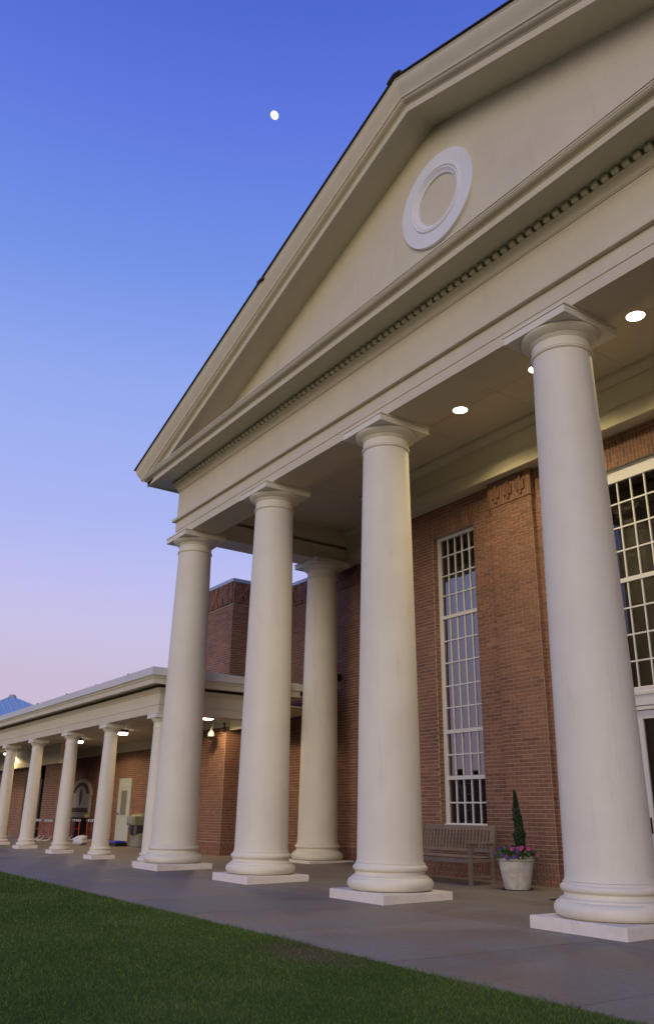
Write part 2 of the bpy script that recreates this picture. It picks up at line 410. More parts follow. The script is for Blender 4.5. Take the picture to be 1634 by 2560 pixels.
def grass():
    cx, cy = cam.location.x, cam.location.y
    N = 620000
    # sample in polar coordinates about the stretch of lawn in view; density falls with distance
    r = 3.6 * np.exp(RNG.random(N) ** 0.9 * math.log(40 / 3.6)); th = R(88) + RNG.random(N) * R(82)
    X = cx + r * np.cos(th); Y = cy + r * np.sin(th)
    ok = (Y < -3.35 + 0.035 * np.sin(X * 7 + 2 * np.sin(X * 1.3)) * np.sin(X * 2.9) + 0.02 * np.sin(X * 23) + 0.03 * RNG.random(N)) & (X < 6.5)
    # bare earth is sparse
    d = ((X + 0.35) / 0.62) ** 2 + ((Y + 3.66) / 0.27) ** 2
    ok &= ~((d < 1.0) & (RNG.random(N) > 0.40 + 0.5 * np.clip(d, 0, 1)))
    X, Y, r = X[ok], Y[ok], r[ok]; n_ = len(X)
    patch = 0.5 + 0.5 * np.sin(X * 1.7 + 1.3 * np.sin(Y * 1.1)) * np.sin(Y * 2.3 + X * 0.6)
    h = (0.013 + 0.013 * RNG.random(n_)) * (0.8 + 0.4 * patch); edge = (Y > -3.55); h[edge] *= 1.45
    wd = (0.0019 + 0.0015 * RNG.random(n_)) * np.clip(r / 6.0, 0.9, 4.0)
    a = RNG.random(n_) * 2 * math.pi; ln = (0.4 + 1.4 * RNG.random(n_)) * h; la = RNG.random(n_) * 2 * math.pi
    z0 = np.full(n_, -0.02)
    bx, by = np.cos(a) * wd, np.sin(a) * wd
    tx, ty = X + np.cos(la) * ln, Y + np.sin(la) * ln
    V = np.empty((n_, 3, 3), np.float32)
    V[:, 0] = np.stack([X - bx, Y - by, z0], 1); V[:, 1] = np.stack([X + bx, Y + by, z0], 1); V[:, 2] = np.stack([tx, ty, z0 + h + 0.008], 1)
    me = bpy.data.meshes.new('grass'); me.vertices.add(n_ * 3); me.loops.add(n_ * 3); me.polygons.add(n_)
    me.vertices.foreach_set('co', V.reshape(-1)); me.loops.foreach_set('vertex_index', np.arange(n_ * 3, dtype=np.int32))
    me.polygons.foreach_set('loop_start', np.arange(0, n_ * 3, 3, dtype=np.int32))
    me.update(calc_edges=True); me.materials.append(M['grass'])
    o = link('grass', me, None, kind='stuff')
grass()

# ------------------------------------------------------------------ large columns
def arc(c, r, a0, a1, k):  # (z, r) profile arc, c = (z, r) centre
    return [(c[0] + r[0] * math.sin(R(a0 + (a1 - a0) * i / k)), c[1] + r[1] * math.cos(R(a0 + (a1 - a0) * i / k))) for i in range(k + 1)]
def big_column(loc, label):
    t = thing('column', label, 'column', loc, 'tall columns of the entrance portico')
    p = MB().box(-.62, .62, -.62, .62, -0.02, 0.128); me = p.mesh('plinth', M['plinth'], bev=0.014); link('plinth', me, t)
    base = [(0.134, .50), (0.134, .56)] + arc((.214, .535), (.080, .077), -80, 80, 12) + [(.297, .545), (.312, .545), (.316, .522)] + \
           [(.335, .500), (.352, .494), (.370, .496), (.378, .505), (.378, .512)] + arc((.418, .495), (.038, .037), -80, 80, 8) + [(.458, .500), (.478, .500), (.482, .490)]
    link('base', MB().lathe(base, seg=96).mesh('base', M['column'], 40), t)
    sh = [(.484, .486), (.505, .480), (.54, .4745)]
    for i in range(1, 25):
        f = i / 24; z = .54 + f * (6.855 - .54); r = .4735 - (.4735 - .381) * (0.72 * f + 0.28 * f * f); sh.append((z, r))
    link('shaft', MB().lathe(sh, seg=96).mesh('shaft', M['column'], 40), t)
    cap = [(6.856, .384), (6.858, .392)] + arc((6.876, .391), (.014, .014), -80, 80, 6) + [(6.893, .392), (6.897, .400), (6.905, .400), (6.908, .382), (7.03, .381)] + \
          [(7.033, .392), (7.045, .392), (7.047, .404), (7.059, .404), (7.061, .416), (7.073, .416), (7.075, .424), (7.09, .448), (7.11, .478), (7.13, .502), (7.148, .514), (7.158, .517), (7.163, .512)]
    link('capital', MB().lathe(cap, seg=96).mesh('capital', M['column'], 32), t)
    ab = MB().box(-.521, .521, -.521, .521, 7.166, 7.272)
    link('abacus', ab.mesh('abacus', M['column'], bev=0.005), t)
    f = MB().box(-.535, .535, -.535, .535, 7.275, 7.30); link('fillet', f.mesh('fillet', M['column'], bev=0.003), t)
    return t
c0 = big_column((0, 0, 0), 'massive cream column at the right, standing before the glazed entrance doors')
dup(c0, (-3.79, 0, 0), 'tall cream column whose shaft cuts off the left end of the wooden bench')
dup(c0, (-7.438, 0, 0), 'tall cream column rising in front of the low canopy beside the dome camera')
dup(c0, (-11.088, 0, 0), 'corner cream column under the eave tip, stained plinth, slim column behind it')
dup(c0, (-11.088, 3.65, 0), 'shaded cream column set back against the dark brick wall')
dup(c0, (3.648, 0, 0), 'cream portico column nearest the camera, outside the picture edge')
dup(c0, (7.298, 0, 0), 'cream portico column at the far right corner, outside the picture edge')

# ------------------------------------------------------------------ portico: entablature, pediment, roof
XL, XR, YB = -11.088, 7.298, 4.55
P = thing('portico', 'large cream classical pediment and entablature with round medallion, carried by tall columns', 'portico', (XC, 0, 7.3))
PATH = [lambda o, z: (XL - o, YB, z), lambda o, z: (XL - o, -o, z), lambda o, z: (XR + o, -o, z), lambda o, z: (XR + o, YB, z)]
def ring(name, prof, smooth=None): return part(name, MB().sweep(prof, PATH), M['cream'], P, smooth)
ring('architrave', [(-.30, 7.302), (.370, 7.302), (.370, 7.472), (.384, 7.478), (.384, 7.715), (-.30, 7.715)])
ring('taenia', [(.20, 7.717), (.455, 7.717), (.462, 7.724), (.462, 7.785), (.20, 7.80)])
ring('frieze', [(-.30, 7.80), (.370, 7.80), (.370, 8.50), (-.30, 8.50)])
ring('bed_moulding', [(.1, 8.502), (.385, 8.502), (.385, 8.522), (.395, 8.524), (.40, 8.56), (.42, 8.60), (.45, 8.635), (.472, 8.648), (.472, 8.662), (.44, 8.664), (.44, 8.78), (.1, 8.78)], 40)
ring('cornice', [(.1, 8.782), (.1, 8.752), (.925, 8.752), (.925, 8.712), (.970, 8.712), (.970, 8.818), (.982, 8.820), (.982, 8.830), (1.0, 8.838), (1.03, 8.846), (1.06, 8.86), (1.078, 8.878),
                 (1.08, 8.895), (1.09, 8.897), (1.092, 8.918), (1.078, 8.922), (1.078, 8.934), (1.096, 8.936), (1.096, 8.962), (.36, 9.01), (.1, 9.01)], 30)
# gutter moulding along the left eave only (the pediment side has the raking cornice)
me_d = None
DP = 0.158
xx = XL - .40
dm = MB().box(-.049, .049, -.092, 0.0, -.006, .088).mesh('dentil', M['cream'], bev=0.024, bseg=3, smooth=50)
while xx < 4.5:
    link('dentil', dm, P, (xx - XC, -.44, 8.664 - 7.3)); xx += DP
yy = -.30
dm2 = MB().box(-.092, 0, -.049, .049, -.006, .088).mesh('dentil', M['cream'], bev=0.024, bseg=3, smooth=50)
while yy < 4.4:
    link('dentil', dm2, P, (XL - .44 - XC, yy, 8.664 - 7.3)); yy += DP
# rake geometry
ZA, SL = 12.78, 0.347
def zr(x): return ZA - SL * abs(x - XC)
tri = [(XL - .37, 8.95), (XR + .37, 8.95), (XR + .37, zr(XR + .37) - .45), (XC, zr(XC) - .45), (XL - .37, zr(XL - .37) - .45)]
part('tympanum', MB().prism(tri, -.37, -.10, 1), M['cream'], P)
RAKE = [(1.215, 0), (1.215, -.035), (1.205, -.045), (1.203, -.085), (1.19, -.13), (1.165, -.19), (1.135, -.25), (1.11, -.30), (1.098, -.335), (1.098, -.352), (1.078, -.356),
        (1.07, -.378), (1.045, -.400), (1.01, -.412), (.984, -.418), (.982, -.436), (.970, -.438), (.970, -.575), (.925, -.575), (.925, -.535), (.30, -.535), (.30, 0)]
for sgn in (-1, 1):
    def endf(o, d, sgn=sgn):
        x = (XL - o) if sgn < 0 else (XR + o); return (x, -o, zr(x) + d)
    def apex(o, d): return (XC, -o, zr(XC) + d)
    pp = [endf, apex] if sgn < 0 else [apex, endf]
    part('raking_cornice', MB().sweep(RAKE, pp), M['cream'], P, 30)
# left eave gutter moulding running back
GUT = [(1.06, 8.975), (1.098, 8.80 + .0), (1.11, 8.84), (1.165, 8.93), (1.2, 9.02), (1.215, 9.09), (1.215, 9.14), (.3, 9.14)]
gx = XL - 1.215
GP = [(o, zr(XL - o) + d) for o, d in RAKE[:11]] + [(.3, 8.995), (.3, 9.10)]
part('eave_moulding', MB().sweep(GP, [lambda o, z: (XL - o, -o, z), lambda o, z: (XL - o, 12, z)]), M['cream'], P, 30)
# roof slopes of dark shingles with visible courses on the edge, ridge cap
for sgn in (-1, 1):
    x_e = XL - 1.26 if sgn < 0 else XR + 1.26
    q = [(x_e, zr(x_e) + .004), (XC, ZA + .004), (XC, ZA + .018), (x_e, zr(x_e) + .018)]
    part('roof', MB().prism(q, -1.255, 13, 1), M['shingle'], P)
for xa in (-6.35,):
    q = MB().box(xa, xa + .22, -1.262, -1.0, min(zr(xa), zr(xa + .22)) + .01, zr(xa + .11) + .024)
    part('shingle', q, M['shingle'], P)
rc = MB()
for i in range(7):
    rc.prism([(XC - .17, ZA - .03), (XC, ZA + .04), (XC + .17, ZA - .03), (XC + .17, ZA + .015), (XC, ZA + .075), (XC - .17, ZA + .015)], -1.27 + i * .22, -1.27 + i * .22 + .27, 1)
part('ridge_cap', rc, M['shingle'], P)
# medallion: flat ring with stepped inner moulding, axis along y
def ring_y(prof, cx, cz, seg=96):
    n = len(prof); vs = []; fs = []
    for k in range(seg):
        a = 2 * math.pi * k / seg
        vs += [(cx + r * math.cos(a), y, cz + r * math.sin(a)) for r, y in prof]
    for k in range(seg):
        k2 = (k + 1) % seg
        for i in range(n): fs.append((k * n + i, k * n + (i + 1) % n, k2 * n + (i + 1) % n, k2 * n + i))
    return MB().add(vs, fs)
part('medallion', ring_y([(.855, -.36), (.855, -.425), (.848, -.432), (.60, -.432), (.585, -.452), (.57, -.455), (.555, -.445), (.545, -.432), (.535, -.44), (.52, -.44), (.505, -.425), (.47, -.405), (.45, -.40), (.445, -.36)], -1.87, 10.66), M['white'], P, 35)
part('round_panel', ring_y([(.446, -.36), (.446, -.372), (.001, -.372), (.001, -.36)], -1.87, 10.66), M['cream'], P)

# porch ceiling in panels with recessed joints
CZ = 8.20
xs2 = [XL + .31 + i * 1.895 for i in range(0, 10)]
xs2 = [XC + (k - 5) * 1.895 + 0.9475 for k in range(0, 11)]
xs2 = [XL + .302] + [v for v in xs2 if XL + .5 < v < XR - .4] + [XR - .31]
for i in range(len(xs2) - 1):
    for (ya, yb) in ((.303, 1.75), (1.75, 3.1), (3.1, 4.55)):
        part('ceiling_panel', MB().box(xs2[i] + .004, xs2[i + 1] - .004, ya + .004, yb - .004, CZ, CZ + .03), M['cream'], P)
part('ceiling_backing', MB().box(XL + .2, XR - .2, .2, 4.6, CZ + .045, CZ + .08), M['cream'], P)
# architrave along the wall
HL = -8.40
IA = [(2.98, 7.322), (2.98, 7.575), (2.965, 7.578), (2.965, 7.59), (2.985, 7.592), (2.985, 7.622), (2.965, 7.625), (2.965, 7.642), (3.0, 7.645), (3.0, 8.03), (2.96, 8.035), (2.96, 8.05), (2.93, 8.08), (2.88, 8.115), (2.87, 8.13), (2.85, 8.13), (2.85, 8.196), (3.45, 8.196), (3.45, 7.322)]
part('wall_architrave', MB().prism(IA, HL, XR - .3, 0), M['cream'], P)
IB = [(y + 1.2, z) for y, z in IA]
part('wall_architrave', MB().prism(IB, XL + .3, HL - .01, 0), M['cream'], P)

# ------------------------------------------------------------------ downlights
def lamp(name, parent, loc, energy, kind='POINT', r=0.1, spot=150, col=(1.0, 0.86, 0.64), blend=0.75):
    l = bpy.data.lights.new(name, kind); l.energy = energy; l.color = col; l.shadow_soft_size = r
    if kind == 'SPOT': l.spot_size = R(spot); l.spot_blend = blend
    o = bpy.data.objects.new(name, l); COL.objects.link(o); o.location = loc
    if parent is not None: o.parent = parent
    return o
dl = None
for x_, lab in ((-3.74, 'round recessed downlight, alone between the two nearest column capitals'), (-1.88, 'round recessed downlight mostly hidden behind the large right column capital'), (.06, 'brightest round recessed downlight at the right edge of the porch ceiling')):
    if dl is None:
        dl = thing('downlight', lab, 'ceiling light', (x_, 1.73, CZ), 'recessed downlights in the porch ceiling')
        link('trim', MB().lathe([(-.006, .135), (-.006, .155), (0, .16), (.0, .135)], seg=40, cap=False).mesh('trim', M['trim'], 40), dl)
        link('lens', MB().lathe([(-.004, .001), (-.004, .134), (-.001, .134), (-.001, .001)], seg=40).mesh('lens', M['lamp'], None), dl)
        lamp('bulb', dl, (0, 0, -.05), 235, 'SPOT', 0.09, 138, (1.0, .80, .44))
    else: dup(dl, (x_, 1.73, CZ), lab)

# ------------------------------------------------------------------ hall: entrance wall, pilaster, windows, doors
H = thing('hall', 'red brick entrance hall behind the columns with tall paned windows and a brick pilaster', 'building', (-5, 3.3, 0))
WY, WB = 3.30, 0.04
wx0, wx1, wz0, wz1 = -6.36, -5.14, 0.94, 6.69
dx0, dx1, dz1 = -3.146, -.644, 6.74
wall = MB()
wall.box(HL, wx0, WY, WY + .35, 0, 8.3); wall.box(wx1, dx0, WY, WY + .35, 0, 8.3); wall.box(dx1, XR - .3, WY, WY + .35, 0, 8.3)
wall.box(wx0, wx1, WY, WY + .35, 0, wz0 - .02); wall.box(wx0, wx1, WY, WY + .35, wz1, 8.3); wall.box(dx0, dx1, WY, WY + .35, dz1, 8.3)
part('wall', wall, M['mortar'], H)
px0, px1, PY = -4.53, -3.50, 3.20
pil = MB().box(px0, px1, PY, WY, 0, 7.35); pil.box(px0 - .05, px1 + .02, PY - .02, WY, 6.80, 7.35)
pl = part('pilaster', pil, M['mortar'], H)
part('pilaster', MB().box(-.29, .74, PY, WY, 0, 7.35).box(-.34, .79, PY - .02, WY, 6.80, 7.35), M['mortar'], H)
br = Bricks(H, 300)
BZ = 0.42
FN, AX = (0, -1, 0), (1, 0, 0)
br.face((px0, PY, BZ), AX, FN, px1 - px0, 4.2)                      # pilaster, nearest courses first: single bricks
hb = Bricks(H, 0)
hb.mb = br.mb
def stuff(*a, **k): br.face(*a, take=False, **k)
stuff((px0, PY, BZ + 4.2), AX, FN, px1 - px0, 6.80 - BZ - 4.2)
stuff((px0, PY, WB), AX, FN, px1 - px0, BZ - WB, bond='soldier')
# three stepped crosses of projecting bricks worked into the cap
stuff((px0 - .05, PY - .02, 6.80), AX, FN, px1 - px0 + .07, .55, bond='soldier')
for k in (.235, .55, .865):
    for dx, z0_, z1_ in ((0, .07, .47), (-.0687, .15, .33), (.0687, .15, .33)):
        X_ = px0 - .05 + k + dx
        br.mb.box(X_ - .031, X_ + .031, PY - .052, PY - .024, 6.80 + z0_, 6.80 + z1_)
stuff((px1 + .02, PY - .02, 6.80), (0, 1, 0), (1, 0, 0), WY - PY + .02, .55, bond='soldier')
stuff((px1, PY, BZ), (0, 1, 0), (1, 0, 0), WY - PY, 6.80 - BZ)
stuff((px1, PY, WB), (0, 1, 0), (1, 0, 0), WY - PY, BZ - WB, bond='soldier')
# wall faces
stuff((wx1, WY, BZ), AX, FN, px0 - wx1, 6.69 - BZ)
stuff((wx1, WY, WB), AX, FN, px0 - wx1, BZ - WB, bond='soldier')
stuff((HL, WY, BZ), AX, FN, wx0 - HL, 6.69 - BZ)
stuff((HL, WY, WB), AX, FN, wx0 - HL, BZ - WB, bond='soldier')
stuff((wx0, WY, BZ), AX, FN, wx1 - wx0, wz0 - .03 - BZ); stuff((wx0, WY, WB), AX, FN, wx1 - wx0, BZ - WB, bond='soldier')
stuff((HL, WY, 6.69), AX, FN, wx0 - .12 - HL, .42); stuff((wx0 - .12, WY, 6.69), AX, FN, wx1 - wx0 + .24, .42, bond='soldier'); stuff((wx1 + .12, WY, 6.69), AX, FN, px0 - wx1 - .12, .42)
stuff((HL, WY, 7.11), AX, FN, px0 - HL, .24)
stuff((px1, WY, BZ), AX, FN, dx0 - px1, 6.74 - BZ); stuff((px1, WY, WB), AX, FN, dx0 - px1, BZ - WB, bond='soldier')
stuff((px1, WY, 6.74), AX, FN, 3.2, .50, bond='soldier'); stuff((px1, WY, 7.24), AX, FN, 3.2, .14)
stuff((dx1, WY, WB), AX, FN, 3.2, 6.7)
# jamb returns of the openings
stuff((wx0, WY, wz0), (0, 1, 0), (1, 0, 0), .15, wz1 - wz0); stuff((wx1, WY, wz0), (0, 1, 0), (-1, 0, 0), .15, wz1 - wz0)
stuff((dx0, WY, BZ), (0, 1, 0), (1, 0, 0), .1, dz1 - BZ)
br.done()

def window(x0, x1, z0, z1, y, cols, rows, thick, name, fr=.085, sill=True, glass='glass'):
    """rows: z of horizontal bars from the top down incl. both ends"""
    zt = rows[0]; zb = rows[-1]; ix0, ix1 = x0 + fr, x1 - fr
    f = MB().box(x0, ix0, y - .03, y + .09, z0, z1).box(ix1, x1, y - .03, y + .09, z0, z1).box(ix0, ix1, y - .028, y + .09, zt, z1).box(ix0, ix1, y - .028, y + .09, z0, zb)
    if sill: f.box(x0 - .01, x1 + .01, y - .09, y - .031, z0 - .012, z0 + .045)
    w = part(name, f, M['trim'], H, bev=.006, bseg=1)
    base = world_loc(w); mx = {}
    pw = (ix1 - ix0) / cols
    for k, z in enumerate(rows[1:-1]):
        t = .036 if k + 1 in thick else .0125
        part('muntin', MB().box(ix0, ix1, y - (.02 if k + 1 in thick else .008), y + .03, z - t, z + t), M['trim'], w)
    edges = [rows[0]] + [rows[t] for t in sorted(thick)] + [rows[-1]]
    for a, b_ in zip(edges[:-1], edges[1:]):
        for c in range(1, cols):
            xm = ix0 + c * pw
            part('muntin', MB().box(xm - .011, xm + .011, y - .010, y + .028, b_ + (.042 if b_ != rows[-1] else 0), a - (.042 if a != rows[0] else 0)), M['trim'], w)
    for k in range(len(rows) - 1):
        for c in range(cols):
            wd, ht = pw - .004, rows[k] - rows[k + 1] - .004
            me = MB().add([(-wd / 2, 0, -ht / 2), (wd / 2, 0, -ht / 2), (wd / 2, 0, ht / 2), (-wd / 2, 0, ht / 2)], [(0, 1, 2, 3)])
            key = (round(wd, 2), round(ht, 2))
            if key not in mx: mx[key] = me.mesh('pane', M[glass], recalc=False)
            o = link('pane', mx[key], w, tuple(Vector((ix0 + (c + .5) * pw, y + .012, (rows[k] + rows[k + 1]) / 2)) - base))
            o.rotation_euler = (R(random.gauss(0, .35)), 0, R(random.gauss(0, .35)))
    return w
W1 = [6.62, 6.264, 5.841, 5.416, 4.96, 4.472, 4.024, 3.563, 3.14, 2.678, 2.243, 1.815, 1.364, 1.0]
w1 = window(wx0 + .0, wx1, wz0, wz1, WY + .15, 5, W1, {4, 9, 11}, 'window')
D1 = [6.50, 6.126, 5.70, 5.296, 4.79, 4.327, 3.893, 3.466, 3.06]
w2 = window(dx0, dx1, 2.96, dz1, WY + .09, 9, D1, {4}, 'window', sill=False, fr=.06, glass='glass2')
# curtains, bookshelf and dark rooms behind the glass
cv = []; cf = []
for i in range(90):
    x_ = wx0 - .1 + i * (wx1 - wx0 + .2) / 89; y_ = WY + .62 + .035 * math.sin(i * 1.15) + .015 * math.sin(i * 2.7)
    cv += [(x_, y_, 1.95), (x_, y_, 6.15)]
for i in range(89): cf.append((2 * i, 2 * i + 2, 2 * i + 3, 2 * i + 1))
part('curtain', MB().add(cv, cf), M['curtain'], H, smooth=60)
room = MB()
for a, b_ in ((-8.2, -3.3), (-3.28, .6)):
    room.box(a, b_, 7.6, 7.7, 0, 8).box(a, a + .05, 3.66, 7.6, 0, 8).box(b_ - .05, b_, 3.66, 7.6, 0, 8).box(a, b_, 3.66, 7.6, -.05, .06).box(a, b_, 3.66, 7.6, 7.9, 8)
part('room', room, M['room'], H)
sh = MB()
for z in (.1, .5, .9, 1.3, 1.7, 2.1): sh.box(-8.1, -5.3, 5.2, 5.5, z, z + .03)
for x_ in (-8.1, -7.4, -6.7, -6.0, -5.3): sh.box(x_, x_ + .03, 5.19, 5.5, .1, 2.13)
part('bookshelf', sh, M['curtain'], H)
bk = MB()
for z in (.53, .93, 1.33, 1.73):
    x_ = -8.0
    while x_ < -5.4:
        w_ = random.uniform(.025, .06); bk.box(x_, x_ + w_ - .004, 5.22, 5.42, z, z + random.uniform(.2, .3)); x_ += w_ + (0.1 if random.random() < .06 else 0)
part('book', bk, M['book'], H, kind='stuff')
# entrance doors under the big window
part('transom', MB().box(dx0, dx1, 3.36, 3.48, 2.77, 2.96).box(dx0, dx1, 3.345, 3.36, 2.93, 2.985).box(dx0, dx1, 3.35, 3.46, 2.70, 2.755), M['trim'], H, bev=.006, bseg=1)
for (a, b_) in ((dx0 + .02, -1.90), (-1.89, dx1 - .02)):
    d = MB(); s = .12
    d.box(a, a + s, 3.38, 3.43, .08, 2.695).box(b_ - s, b_, 3.38, 3.43, .08, 2.695).box(a + s, b_ - s, 3.38, 3.43, 2.57, 2.695).box(a + s, b_ - s, 3.38, 3.43, .08, .34)
    dr = part('door', d, M['trim'], H, bev=.005, bseg=1)
    part('pane', MB().add([(a + s, 3.41, .34), (b_ - s, 3.41, .34), (b_ - s, 3.41, 2.57), (a + s, 3.41, 2.57)], [(0, 1, 2, 3)]), M['glass2'], dr, recalc=False)
    hx = a + .06 if a > -1.9 else b_ - .06
    part('handle', MB().box(hx - .03, hx + .03, 3.355, 3.378, .92, 1.14).tube([(hx, 3.35, .955), (hx, 3.30, .955), (hx, 3.28, .97), (hx, 3.28, 1.1), (hx, 3.35, 1.11)], .009), M['black'], dr)

# back wall of the porch, set back beside the hall
B = thing('side_wall', 'dark recessed red brick wall in deep shade behind the rear column', 'wall', (-10, 4.55, 0))
part('wall', MB().box(-11.55, HL, 4.55, 4.85, 0, 8.25).box(-11.55, -10.45, 4.47, 4.55, 0, 7.35).box(HL, HL + .2, 3.66, 4.55, 0, 8.25), M['mortar'], B)
bb = Bricks(B, 300)
bb.face((-11.55, 4.47, .42), AX, FN, 1.1, 3.2)
bb.face((-11.55, 4.47, 3.62), AX, FN, 1.1, 3.18, take=False)
bb.face((-11.55, 4.47, .08), AX, FN, 1.1, .34, bond='soldier', take=False)
bb.face((-11.55, 4.455, 6.80), AX, FN, 1.1, .55, bond='soldier', proud=.02, take=False)
bb.face((-10.45, 4.55, .42), AX, FN, 2.05, 6.9, take=False); bb.face((-10.45, 4.55, .08), AX, FN, 2.05, .34, bond='soldier', take=False)
bb.done()
fx = thing('wall_fixture', 'small dark box fixture fixed to the brick wall right of the rear column', 'wall fixture', (-11.42, 4.46, 4.46))
link('bracket', MB().box(-.04, .04, -.02, .0, -.09, .09).mesh('bracket', M['dark']), fx)
link('housing', MB().box(-.12, .12, -.19, -.02, -.07, .07).mesh('housing', M['dark'], bev=.015), fx)

# ------------------------------------------------------------------ side wing (tall block) and link wall
def coping(mb, x0, x1, y0, y1, z): mb.box(x0, x1, y0, y1, z, z + .11); return mb
S = thing('side_wing', 'tall brick block with pale blue metal coping and patterned band above the low canopy', 'building', (-18, 2.9, 0))
part('wall', MB().box(-15.95, -14.56, 2.9, 6, 0, 3.62).box(-17.2, -14.56, 2.9, 6, 3.64, 7.44), M['mortar'], S)
part('coping', coping(MB(), -17.25, -14.5, 2.83, 6.1, 7.44), M['metal_blue'], S, bev=.01, bseg=1)
sb = Bricks(S, 300)
sb.face((-15.95, 2.9, .40), AX, FN, 1.39, 2.95)
sb.face((-15.95, 2.9, .06), AX, FN, 1.39, .34, bond='soldier', take=False)
sb.face((-17.2, 2.9, 3.4), AX, FN, 2.64, 3.39, take=False)
def zig(a0, a1, b0, b1, p):
    ca, cb = (a0 + a1) / 2 % .62, (b0 + b1) / 2
    return p + (.03 if abs(abs(ca - .31) - abs(cb - .32) * .7) < .09 else 0)
sb.face((-17.2, 2.885, 6.82), AX, FN, 2.64, .62, bond='soldier', proud=.02, odd=zig, take=False)
sb.face((-14.56, 2.9, .40), (0, 1, 0), (1, 0, 0), 1.8, 6.39, take=False)
sb.face((-14.56, 2.9, .06), (0, 1, 0), (1, 0, 0), 1.8, .34, bond='soldier', take=False)
sb.face((-14.545, 2.9, 6.82), (0, 1, 0), (1, 0, 0), 1.8, .62, bond='soldier', proud=.02, odd=zig, take=False)
sb.done()
L = thing('link_wall', 'lower stretch of brick parapet wall between the tall block and the portico', 'wall', (-13, 4.7, 0))
part('wall', MB().box(-14.56, -11.55, 4.7, 5.2, 0, 7.5), M['mortar'], L)
part('coping', coping(MB(), -14.5, -11.5, 4.63, 5.3, 7.5), M['metal_blue'], L, bev=.01, bseg=1)
lb = Bricks(L, 300)
lb.face((-13.6, 4.7, .4), AX, FN, 2.05, 2.3); lb.face((-14.5, 4.7, .4), AX, FN, .9, 2.3, take=False)
lb.face((-14.5, 4.7, 2.7), AX, FN, 2.95, 4.17, take=False)
lb.face((-14.5, 4.685, 6.88), AX, FN, 2.95, .62, bond='soldier', proud=.02, odd=zig, take=False)
lb.face((-14.5, 4.7, .06), AX, FN, 2.95, .34, bond='soldier', take=False)
lb.done()
dd = part('dark_panel', MB().box(-16.75, -15.97, 2.98, 3.03, .1, 2.2).box(-16.80, -16.75, 2.95, 3.05, .1, 2.25).box(-15.97, -15.955, 2.90, 3.05, .1, 2.25), M['dark'], None)  # dark upright panel with slim side posts beside the pier edge
tag(dd, 'dark upright panel at the left edge of the lit brick pier beside the corner column', 'door')

part('fascia', MB().box(-15.97, -14.535, 2.872, 2.888, 3.335, 3.595).box(-14.547, -14.532, 2.89, 4.2, 3.335, 3.595), M['cream'], S)
# wall at the back of the covered walk
A_ = thing('arcade_wall', 'long brick wall under the low canopy, with a pale door and an arched plaque', 'wall', (-24, 4.3, 0))
part('wall', MB().box(-40, -15.9, 4.3, 4.6, 0, 3.7), M['mortar'], A_)
part('fascia', MB().box(-40, -15.98, 4.27, 4.285, 3.26, 3.595), M['cream'], A_)
ab = Bricks(A_, 300)
ab.face((-25.0, 4.3, .42), AX, FN, 3.2, 2.9); ab.face((-21.8, 4.3, .42), AX, FN, 5.8, 2.9, take=False)
ab.face((-32.5, 4.3, .42), AX, FN, 7.5, 2.9, take=False); ab.face((-32.5, 4.3, .06), AX, FN, 16.5, .36, bond='soldier', take=False)
ab.done()
dl_ = part('door', MB().box(-25.6, -25.5, 4.26, 4.32, .1, 2.30).box(-24.5, -24.4, 4.26, 4.32, .1, 2.30).box(-25.5, -24.5, 4.26, 4.32, 1.98, 2.30).box(-25.495, -24.505, 4.272, 4.3, .1, 1.975), M['door_paint'], A_, bev=.008, bseg=1)
part('pane', MB().box(-25.28, -24.72, 4.262, 4.271, 1.0, 1.86), M['greyglass'], dl_)
part('pane_frame', MB().box(-25.34, -25.28, 4.258, 4.272, .94, 1.92).box(-24.72, -24.66, 4.258, 4.272, .94, 1.92).box(-25.28, -24.72, 4.258, 4.272, 1.86, 1.92).box(-25.28, -24.72, 4.258, 4.272, .94, 1.0), M['door_paint'], dl_)
part('handle', MB().lathe([(.0, .001), (.0, .035), (.02, .04), (.04, .03), (.05, .001)], seg=14), M['dark'], dl_).location = Vector((-25.41, 4.22, 1.02)) - world_loc(dl_)

# ------------------------------------------------------------------ low canopy on slim columns
K = thing('canopy', 'low flat-roofed cream canopy on slim columns running away to the left', 'canopy', (-20, 0, 3.25))
KX, KY, KB, KL = -11.98, -.10, 2.98, -40
KP = [lambda o, z: (KX + o, KB, z), lambda o, z: (KX + o, KY - o, z), lambda o, z: (KL, KY - o, z)]
def kring(name, prof, mat='cream', smooth=None): return part(name, MB().sweep(prof, KP), M[mat], K, smooth)
kring('architrave', [(-.2, 3.25), (.20, 3.25), (.20, 3.425), (.212, 3.43), (.212, 3.47), (-.2, 3.47)])
kring('frieze', [(-.2, 3.472), (.20, 3.472), (.20, 3.70), (.215, 3.703), (.225, 3.74), (.255, 3.775), (.27, 3.80), (-.2, 3.80)], smooth=30)
kring('cornice', [(-.2, 3.87), (.46, 3.87), (.46, 3.845), (.50, 3.845), (.50, 3.955), (.515, 3.958), (.53, 3.99), (.545, 4.02), (-.2, 4.02)], smooth=30)
kring('roof_fascia', [(-.2, 4.022), (.565, 4.022), (.57, 4.03), (.575, 4.19), (.56, 4.205), (-.2, 4.21)], 'trim')
part('roof', MB().box(-40, -11.6, -.5, 4.3, 4.14, 4.2), M['metal_blue'], K)
part('cornice', MB().box(-14.5, -11.53, 2.982, 3.45, 4.022, 4.2).box(-14.5, -11.57, 2.982, 3.37, 3.87, 4.02).box(-14.5, -11.78, 2.982, 3.1, 3.25, 3.87), M['cream'], K)
x_ = -11.9
while x_ > -38:
    part('ceiling_panel', MB().box(x_ - 2.58, x_ - .006, .12, 2.15, 3.60, 3.63), M['cream'], K)
    part('ceiling_panel', MB().box(x_ - 2.58, x_ - .006, 2.16, 4.28, 3.60, 3.63), M['cream'], K); x_ -= 2.59
